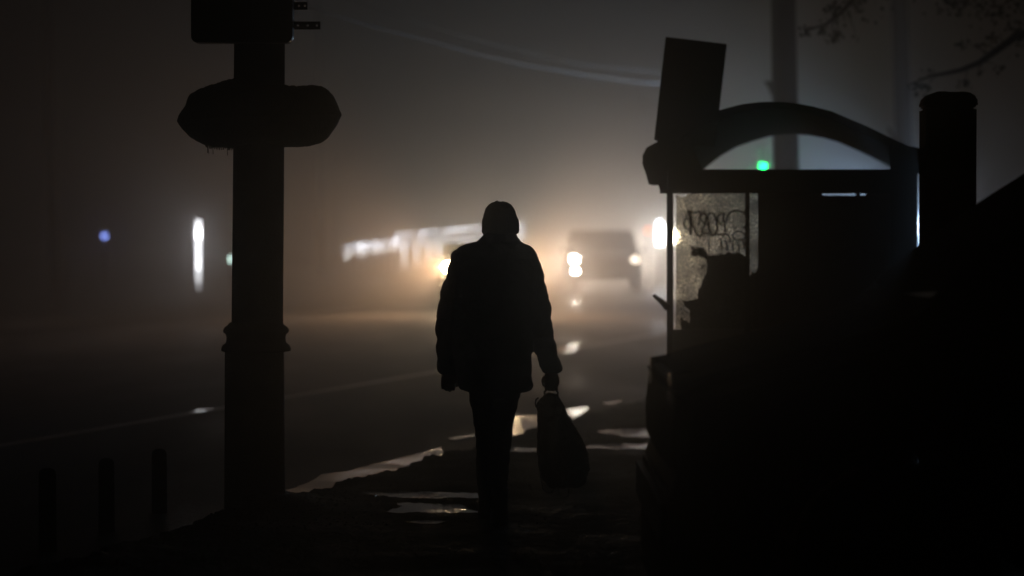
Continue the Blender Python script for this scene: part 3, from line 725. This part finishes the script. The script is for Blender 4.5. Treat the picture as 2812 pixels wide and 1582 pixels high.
# ------------------------------------------------------------------ lamps in the fog
def lamp(name, px, py, y, w_, h_, col, estr, watts, label, cat="lamp", lcol=None, post=True, grp=None, rad=.1, aim=0):
    c = P(px, py, y); z0 = 0
    t = thing(name, (c.x, y, z0), label, cat, grp)
    bm = bmesh.new(); lathe(bm, (c.x, y), [(.09, 0), (.05, .06), (.04, .15), (.035, c.z - h_ / 2 - .02)], 12); link("post", bm, M_steel, t, True)
    bm = bmesh.new(); lathe(bm, (c.x, y), [(w_ * .3, c.z - h_ / 2), (w_ * .5, c.z - h_ * .35), (w_ * .5, c.z + h_ * .3), (w_ * .25, c.z + h_ / 2)], 20)
    link("lamp_globe", bm, emis(name + "_glow", col, estr), t, True)
    bm = bmesh.new(); lathe(bm, (c.x, y), [(w_ * .55, c.z + h_ / 2), (w_ * .5, c.z + h_ / 2 + .03), (.02, c.z + h_ / 2 + .09)], 20); link("lamp_cap", bm, M_steel, t, True)
    if watts: light("lamp_light", 'SPOT', (c.x, y - w_ * .5 - .12, c.z), lcol or col, watts, t, rad, target=(LTG[0] + aim, 0, LTG[1]), cone=CONE)
    return t
lamp("white_lamp", 1812, 640, 80, .2, .8, (.85, .93, 1), 60, 420, "large overexposed white lamp beside the left post of the shelter", lcol=(.9, .95, 1))
lamp("amber_white_lamp", 1850, 650, 90, .3, .4, (1, .88, .65), 60, 500, "warm white lamp glimpsed between the shelter's corner post and glass pane", lcol=(1, .85, .6))
lamp("red_lamp", 1780, 633, 78, .16, .16, (1, .16, .05), 6, 0, "small round red-orange lamp left of the large white lamp")
lamp("cool_white_lamp", 2543, 622, 62, .22, .22, (.8, .88, 1), 100, 6500, "cool white lamp peeping between the shelter and the capped post", lcol=(.45, .68, 1), aim=9)
lamp("blue_lamp", 287, 648, 75, .14, .14, (.25, .35, 1), 8, 0, "small round blue lamp at the far left")
lamp("pale_green_lamp", 636, 712, 70, .16, .16, (.7, 1, .9), 6, 0, "pale greenish lamp half hidden by the left edge of the column")
# lit pylon
def lit_bar(y):
    c = P(545, 700, y); t = thing("lit_pylon", (c.x, y, 0), "slim vertical glowing white light column across the road", "light column")
    segs = [(605, 628, 9), (628, 655, 40), (655, 712, 8), (712, 742, 9), (742, 775, 3.5), (775, 795, 1.0)]
    for i, (a, b, s) in enumerate(segs):
        za, zb = P(545, b, y).z, P(545, a, y).z; bm = bmesh.new(); lathe(bm, (c.x, y), [(.05, za + .003), (.05, zb - .003)], 14)
        link("light_tube", bm, emis("tube_glow_%d" % i, (.95, .96, 1), s), t, True)
    bm = bmesh.new(); lathe(bm, (c.x, y + .09), [(.05, 0), (.04, P(545, 600, y).z)], 12); link("post", bm, M_steel, t, True)
    bm = bmesh.new(); lathe(bm, (c.x, y), [(.12, 0), (.1, P(545, 797, y).z)], 14); link("base", bm, M_steel, t, True)
lit_bar(66)
# green signal on a mast behind the shelter
gy = 84; gc = P(2095, 458, gy)
ts = thing("traffic_signal", (gc.x + .3, gy, 0), "green traffic signal seen through the shelter's roof arch", "traffic light")
bm = bmesh.new(); box(bm, (gc.x, gy + .1, gc.z + .28), (.3, .2, .9)); bevel_all(bm, .04, 2); link("housing", bm, M_black, ts)
bm = bmesh.new(); tube(bm, [(gc.x + .3, gy + .1, 0), (gc.x + .3, gy + .1, gc.z + .6)], .07, 14); tube(bm, [(gc.x + .3, gy + .1, gc.z), (gc.x, gy + .15, gc.z)], .03, 8); link("mast", bm, M_steel, ts, True)
for i, (m_, ) in enumerate(((emis("green_signal", (.0, 1, .16), 110),), (mat("amber_lens_off", (.1, .06, .01), .3),), (mat("red_lens_off", (.1, .01, .01), .3),))):
    bm = bmesh.new(); r = bmesh.ops.create_uvsphere(bm, u_segments=16, v_segments=8, radius=.075); bmesh.ops.scale(bm, vec=(1, .3, 1), verts=bm.verts); bmesh.ops.translate(bm, vec=(gc.x, gy - .005, gc.z + i * .28), verts=bm.verts)
    link("signal_lens", bm, m_, ts, True)
# dark round sign far right in the gap
rs = P(2530, 566, 58); rsg = thing("round_road_sign", (rs.x, 58, 0), "dark round road sign seen in the gap between shelter and capped post", "road sign")
bm = bmesh.new(); rr_ = bmesh.ops.create_cone(bm, cap_ends=True, segments=28, radius1=.3, radius2=.3, depth=.02); bmesh.ops.rotate(bm, cent=(0, 0, 0), matrix=Matrix.Rotation(R(90), 3, 'X'), verts=bm.verts); bmesh.ops.scale(bm, vec=(1, 1, .62), verts=bm.verts); bmesh.ops.translate(bm, vec=rs, verts=bm.verts); link("plate", bm, M_steel, rsg)
bm = bmesh.new(); tube(bm, [(rs.x, 58.04, 0), (rs.x, 58.04, rs.z + .2)], .03, 8); link("post", bm, M_steel, rsg, True)

# illuminated railings with hanging light strands
def railing(x0, x1, top0, top1, hang, y, label, estr, rows=3, low=None, gap=.2):
    a = P(x0, top0, y); b = P(x1, top1, y + 6)
    t = thing("light_hung_railing", ((a.x + b.x) / 2, y + 3, 0), label, "railing", "railings hung with white lights")
    fr = bmesh.new(); nP = 9
    for i in range(nP):
        p = a.lerp(b, i / (nP - 1)); tube(fr, [(p.x, p.y + .06, 0), (p.x, p.y + .06, p.z + .03)], .03, 8)
    tube(fr, [a + Vector((0, .06, .03)), b + Vector((0, .06, .03))], .03, 8); tube(fr, [(a.x, a.y + .06, .15), (b.x, b.y + .06, .15)], .025, 8)
    link("frame", fr, M_steel, t, True)
    rb = random.Random(int(x0))
    for j in range(rows):
        bm = bmesh.new(); n_ = 16 if rows == 2 else 26; dz = j * gap; pts_ = []; rad_ = []
        for i in range(n_ + 1):
            pts_.append(a.lerp(b, i / n_) - Vector((0, 0, dz + rb.uniform(-.01, .01)))); rad_.append((.016 if j == 0 else .012) * rb.choice((.15, .3, 1.5, 2.4)))
        tube(bm, pts_, rad_, 6)
        link("light_string", bm, emis("string_glow", (.86, .9, 1), estr * (1, .7, .6)[j]), t, True)
    n_ = 11; sm = emis("strand_glow", (.9, .88, .88), estr * .9)
    for i in range(n_):
        p = a.lerp(b, (i + rb.uniform(.3, .7)) / n_) - Vector((0, 0, .8 * gap * rows)); ln = hang * rb.uniform(.45, 1)
        bm = bmesh.new(); tube(bm, [p, p - Vector((0, 0, ln * .5)), p - Vector((0, 0, ln))], [.026, .02, .008], 6)
        link("hanging_light_strand", bm, sm, t, True)
    if low:
        c = P(low[0], low[1], y); d = P(low[2], low[3], y + 6); bm = bmesh.new(); tube(bm, [c, d], .012, 6); link("light_string", bm, emis("low_glow", (.95, .9, .85), estr * .25), t, True)
railing(942, 1092, 678, 659, .3, 84, "lower railing hung with strings of white lights, left section", 11, rows=2, gap=.11)
railing(1092, 1440, 645, 614, .8, 90, "higher railing hung with strings of white lights, running behind the person's head", 12, low=(1092, 738, 1240, 712))

# ------------------------------------------------------------------ the walking person
per = thing("person", (P(1355, 1400, DP).x, DP, SWZ), "person seen from behind walking away in knit hat and quilted jacket, bag in right hand", "person")
def wrk(c):  # cloth folds
    return .004 * mnoise.noise(c * 9) + .005 * mnoise.noise(c * 22) + .0025 * mnoise.noise(c * 55)
# body: one continuous surface
bm = bmesh.new()
rowloft(bm, [(562, 1352, 1395, .05), (572, 1342, 1404, .078), (590, 1335, 1410, .094), (608, 1334, 1411, .098), (622, 1336, 1409, .094, .005), (636, 1341, 1404, .082, .012), (648, 1350, 1396, .06, .02), (656, 1357, 1389, .035, .03)], DP, 24)
rowloft(bm, [(630, 1346, 1399, .055), (660, 1344, 1401, .06), (690, 1330, 1415, .075)], DP, 20)
rowloft(bm, [(672, 1320, 1426, .07), (690, 1275, 1452, .09), (720, 1258, 1462, .11), (800, 1265, 1452, .12), (900, 1280, 1440, .11), (960, 1285, 1436, .11), (1030, 1285, 1436, .12), (1090, 1296, 1428, .11)], DP, 28)
ya = DP
def armtube(pts, rads):
    tube(bm, [P(x, y, ya + d) for x, y, d in pts], rads, 16)
armtube([(1275, 705, 0), (1252, 780, 0), (1236, 870, .0), (1230, 960, .03), (1229, 1020, .05), (1231, 1036, .05)], [.055, .052, .045, .04, .032, .03])
armtube([(1440, 700, 0), (1462, 780, 0), (1480, 870, 0), (1500, 960, .0), (1512, 1020, .02), (1514, 1038, .02)], [.055, .052, .045, .04, .032, .03])
# left hand: palm, four unequal fingers, thumb
rowloft(bm, [(1022, 1215, 1248, .026, .05), (1036, 1211, 1252, .022, .05), (1050, 1210, 1253, .02, .052), (1057, 1213, 1250, .016, .054)], DP, 16, 2.6)
for i, (x, l) in enumerate(((1215.5, 17), (1225, 22), (1235, 25), (1245.5, 21))):
    armtube([(x, 1050, .052), (x - .3, 1050 + l * .5, .06), (x + .3, 1050 + l * .85, .082), (x + .6, 1050 + l, .1)], [.0095, .0092, .0088, .007])
armtube([(1249, 1030, .052), (1256, 1043, .062), (1257, 1055, .075), (1255, 1062, .083)], [.012, .011, .010, .007])
# right hand closed on the bag handle
rowloft(bm, [(1024, 1497, 1531, .026, .02), (1038, 1493, 1536, .023, .02), (1050, 1493, 1537, .022, .022), (1060, 1497, 1534, .017, .024)], DP, 16, 2.6)
for i, (x, l) in enumerate(((1499.5, 9), (1509, 11), (1518.5, 12), (1528, 9))):
    armtube([(x, 1054, .02), (x + .3, 1063 + l * .4, .02), (x + .3, 1066 + l * .5, .035), (x + .2, 1062 + l * .3, .058), (x, 1058, .056)], [.0095, .0095, .009, .0085, .007])
armtube([(1496, 1034, .02), (1491, 1046, .032), (1494, 1058, .05), (1503, 1064, .062)], [.012, .011, .010, .008])
# nose, ears, brow on the far side of the head
tube(bm, [P(1372.5, 600, DP + .09), P(1372.5, 612, DP + .118), P(1372.5, 618, DP + .108), P(1372.5, 620, DP + .09)], [.008, .012, .013, .008], 8)
tube(bm, [P(1362, 628, DP + .085), P(1372.5, 627.5, DP + .1), P(1383, 628, DP + .085)], [.004, .008, .004], 8)
for xx in (1334, 1411): tube(bm, [P(xx, 600, DP), P(xx + (2 if xx > 1400 else -2), 608, DP - .008), P(xx, 618, DP)], [.008, .012, .007], 8)
# legs
LL = [(1070, 1289, 1358, .085, 0), (1110, 1296, 1362, .08, .01), (1150, 1304, 1364, .072, .03), (1190, 1308, 1360, .062, .05), (1277, 1314, 1354, .052, .09), (1341, 1319, 1351, .045, .12), (1400, 1323, 1350, .04, .14), (1418, 1322, 1352, .045, .15)]
RL = [(1070, 1358, 1427, .085, 0), (1110, 1356, 1418, .08, -.01), (1163, 1352, 1406, .07, -.02), (1200, 1350, 1401, .06, -.03), (1277, 1346, 1394, .052, -.06), (1357, 1344, 1384, .043, -.1), (1400, 1350, 1384, .04, -.12), (1422, 1352, 1386, .045, -.12)]
rowloft(bm, LL, DP, 20); rowloft(bm, RL, DP, 20)
remeshed("body", bm, .0042, M_skin, per, 2)
# trousers
bm = bmesh.new()
rowloft(bm, [(1000, 1278, 1440, .125), (1060, 1282, 1434, .135), (1092, 1290, 1427, .13)], DP, 28)
rowloft(bm, [(1065, 1284, 1362, .1, 0), (1110, 1292, 1367, .095, .01), (1150, 1301, 1368, .085, .03), (1182, 1303, 1366, .078, .045), (1201, 1305, 1364, .075, .05), (1277, 1308, 1360, .07, .09), (1341, 1313, 1358, .066, .12), (1385, 1315, 1359, .064, .135), (1408, 1315, 1362, .066, .14)], DP, 24)
rowloft(bm, [(1065, 1352, 1432, .1, 0), (1110, 1350, 1421, .095, -.01), (1163, 1345, 1410, .085, -.02), (1200, 1343, 1405, .08, -.03), (1230, 1341, 1402, .078, -.045), (1277, 1338, 1399, .072, -.06), (1357, 1336, 1391, .064, -.1), (1392, 1338, 1389, .062, -.12)], DP, 24)
remeshed("trousers", bm, .007, M_trs, per, 3, lambda c: wrk(c) * 1.2)
# boots
for nm, (cxp, yy, zb) in (("boot", (1337, DP + .15, SWZ - .003)), ("boot", (1371, DP - .12, SWZ - .003))):
    c = P(cxp, 1420, yy); bm = bmesh.new(); rings = []
    for z, rx, ry, dy in ((0, .048, .135, .06), (.02, .052, .14, .06), (.045, .05, .13, .055), (.07, .048, .105, .035), (.1, .047, .075, .01), (.16, .05, .065, 0), (.2, .05, .062, 0)):
        rings.append([bm.verts.new((c.x + rx * math.cos(t) * (1.0 if math.sin(t) < 0 else .95), yy + dy + ry * math.sin(t), zb + z)) for t in np.linspace(0, 2 * math.pi, 25)[:-1]])
    skin_rings(bm, rings); link("boot", bm, M_boot, per, True)
# jacket
bm = bmesh.new()
rowloft(bm, [(638, 1332, 1412, .095), (650, 1322, 1420, .105), (662, 1308, 1430, .115), (668, 1293, 1440, .125), (676, 1268, 1455, .13), (692, 1250, 1468, .14), (740, 1240, 1474, .155), (800, 1238, 1466, .165), (900, 1238, 1460, .17), (950, 1240, 1461, .175), (1000, 1251, 1460, .18), (1030, 1256, 1461, .18), (1055, 1258, 1463, .175), (1068, 1264, 1461, .17), (1076, 1284, 1450, .15)], DP, 36, 2.3)
rowloft(bm, [(680, 1262, 1300, .05), (692, 1245, 1300, .07), (705, 1237, 1300, .08), (748, 1227, 1300, .085), (798, 1212, 1288, .082), (856, 1201, 1278, .078, .01), (893, 1197, 1272, .075, .02), (918, 1198, 1270, .072, .03), (976, 1199, 1262, .066, .045), (1015, 1201, 1256, .06, .05), (1028, 1207, 1253, .052, .05)], DP, 24)
rowloft(bm, [(672, 1405, 1450, .05), (682, 1405, 1461, .06), (692, 1405, 1470, .07), (715, 1405, 1482, .08), (748, 1410, 1491, .082), (794, 1425, 1502, .08), (844, 1435, 1512, .075), (889, 1445, 1516, .07), (925, 1453, 1521, .065), (950, 1463, 1527, .062), (968, 1468, 1531, .06, .0), (993, 1481, 1538, .056, .01), (1016, 1487, 1545, .055, .018), (1026, 1491, 1538, .048, .02)], DP, 24)
def quilt(c):
    return wrk(c) * 1.1 + .007 * (abs(math.sin((c.z + .02 * mnoise.noise(c * 4)) * math.pi / .105)) - .6)
remeshed("jacket", bm, .0065, M_cloth, per, 3, quilt)
# knit hat with turned-up band
bm = bmesh.new()
rowloft(bm, [(554, 1362, 1386, .02), (556, 1352, 1394, .05), (562, 1343, 1403, .072), (572, 1334, 1411, .09), (585, 1330, 1416, .1), (596, 1327, 1419, .106), (600, 1326, 1422, .11), (604, 1324, 1424, .114), (625, 1323, 1426, .116), (638, 1323, 1425, .112), (644, 1328, 1418, .1)], DP, 32)
tube(bm, [P(1363, 558, DP), P(1366, 553, DP + .01)], [.012, .008], 8); tube(bm, [P(1380, 560, DP), P(1379, 553.5, DP - .01)], [.01, .006], 8)
remeshed("knit_hat", bm, .005, M_knit, per, 2, lambda c: .0016 * mnoise.noise(c * 40) + .0012 * math.sin(math.atan2(c.y - DP, c.x - P(1374, 600, DP).x) * 50))

# bag carried by its top loop
BD = DP + .045
bag = thing("backpack", P(1545, 1330, BD), "dark soft backpack hanging from the person's right hand, strap loops dangling below", "bag")
bm = bmesh.new()
rowloft(bm, [(1080, 1503, 1525, .02), (1090, 1480, 1533, .045), (1108, 1475, 1545, .06), (1122, 1475, 1553, .07), (1141, 1475, 1564, .08), (1176, 1474, 1581, .09), (1214, 1474, 1599, .1), (1246, 1477, 1614, .11), (1277, 1480, 1620, .115), (1303, 1485, 1617, .11), (1318, 1490, 1609, .1), (1330, 1497, 1597, .08), (1337, 1506, 1578, .06)], BD, 32, 2.3)
remeshed("pack_body", bm, .007, M_bag, bag, 3, lambda c: wrk(c) * 2.4)
bm = bmesh.new(); tube(bm, [P(1497, 1088, BD), P(1495, 1076, BD - .005), P(1503, 1068, BD - .008), P(1514, 1066.5, BD - .008), P(1526, 1069, BD - .008), P(1532, 1078, BD - .005), P(1530, 1090, BD)], .006, 8); link("handle", bm, M_bag, bag, True)
def ribbon(pts, wd=.012, th=.0025, y=BD):
    bm = bmesh.new(); rings = []
    V = [P(x, yy, y + d) for x, yy, d in pts]
    for i, p in enumerate(V):
        t = (V[min(i + 1, len(V) - 1)] - V[max(i - 1, 0)]).normalized(); s = Vector((0, 1, 0)) if abs(t.y) < .8 else Vector((1, 0, 0)); nrm = t.cross(s).normalized(); s = nrm.cross(t)
        rings.append([bm.verts.new(p + s * a * wd + nrm * b * th) for a, b in ((1, 1), (-1, 1), (-1, -1), (1, -1))])
    skin_rings(bm, rings); return bm
link("strap", ribbon([(1481, 1250, -.05), (1484, 1310, -.06), (1490, 1340, -.05), (1500, 1352, -.04), (1512, 1353, -.02), (1520, 1346, 0), (1521, 1325, .0)]), M_bag, bag, True)
link("strap", ribbon([(1531, 1330, -.03), (1534, 1350, -.03), (1541, 1364, -.02), (1550, 1369, -.01), (1559, 1364, 0), (1562, 1345, .01), (1560, 1325, .02)]), M_bag, bag, True)
link("side_ring", ribbon([(1479, 1092, 0), (1472, 1097, 0), (1470, 1108, 0), (1472, 1117, 0), (1479, 1118, 0)], .01, .004), M_bag, bag, True)

# ------------------------------------------------------------------ fog
hm = bpy.data.materials.new("fog"); hm.use_nodes = True; n = hm.node_tree; n.nodes.clear()
o_ = n.nodes.new("ShaderNodeOutputMaterial"); pv = n.nodes.new("ShaderNodeVolumePrincipled")
pv.inputs["Color"].default_value = (.93, .93, .93, 1); pv.inputs["Density"].default_value = .016; pv.inputs["Anisotropy"].default_value = .94
n.links.new(pv.outputs[0], o_.inputs["Volume"])
bm = bmesh.new(); box(bm, (0, 185, 6), (300, 430, 14.5)); hz = link("haze", bm, hm); kind(hz, 'stuff', "warm grey night fog filling the street")
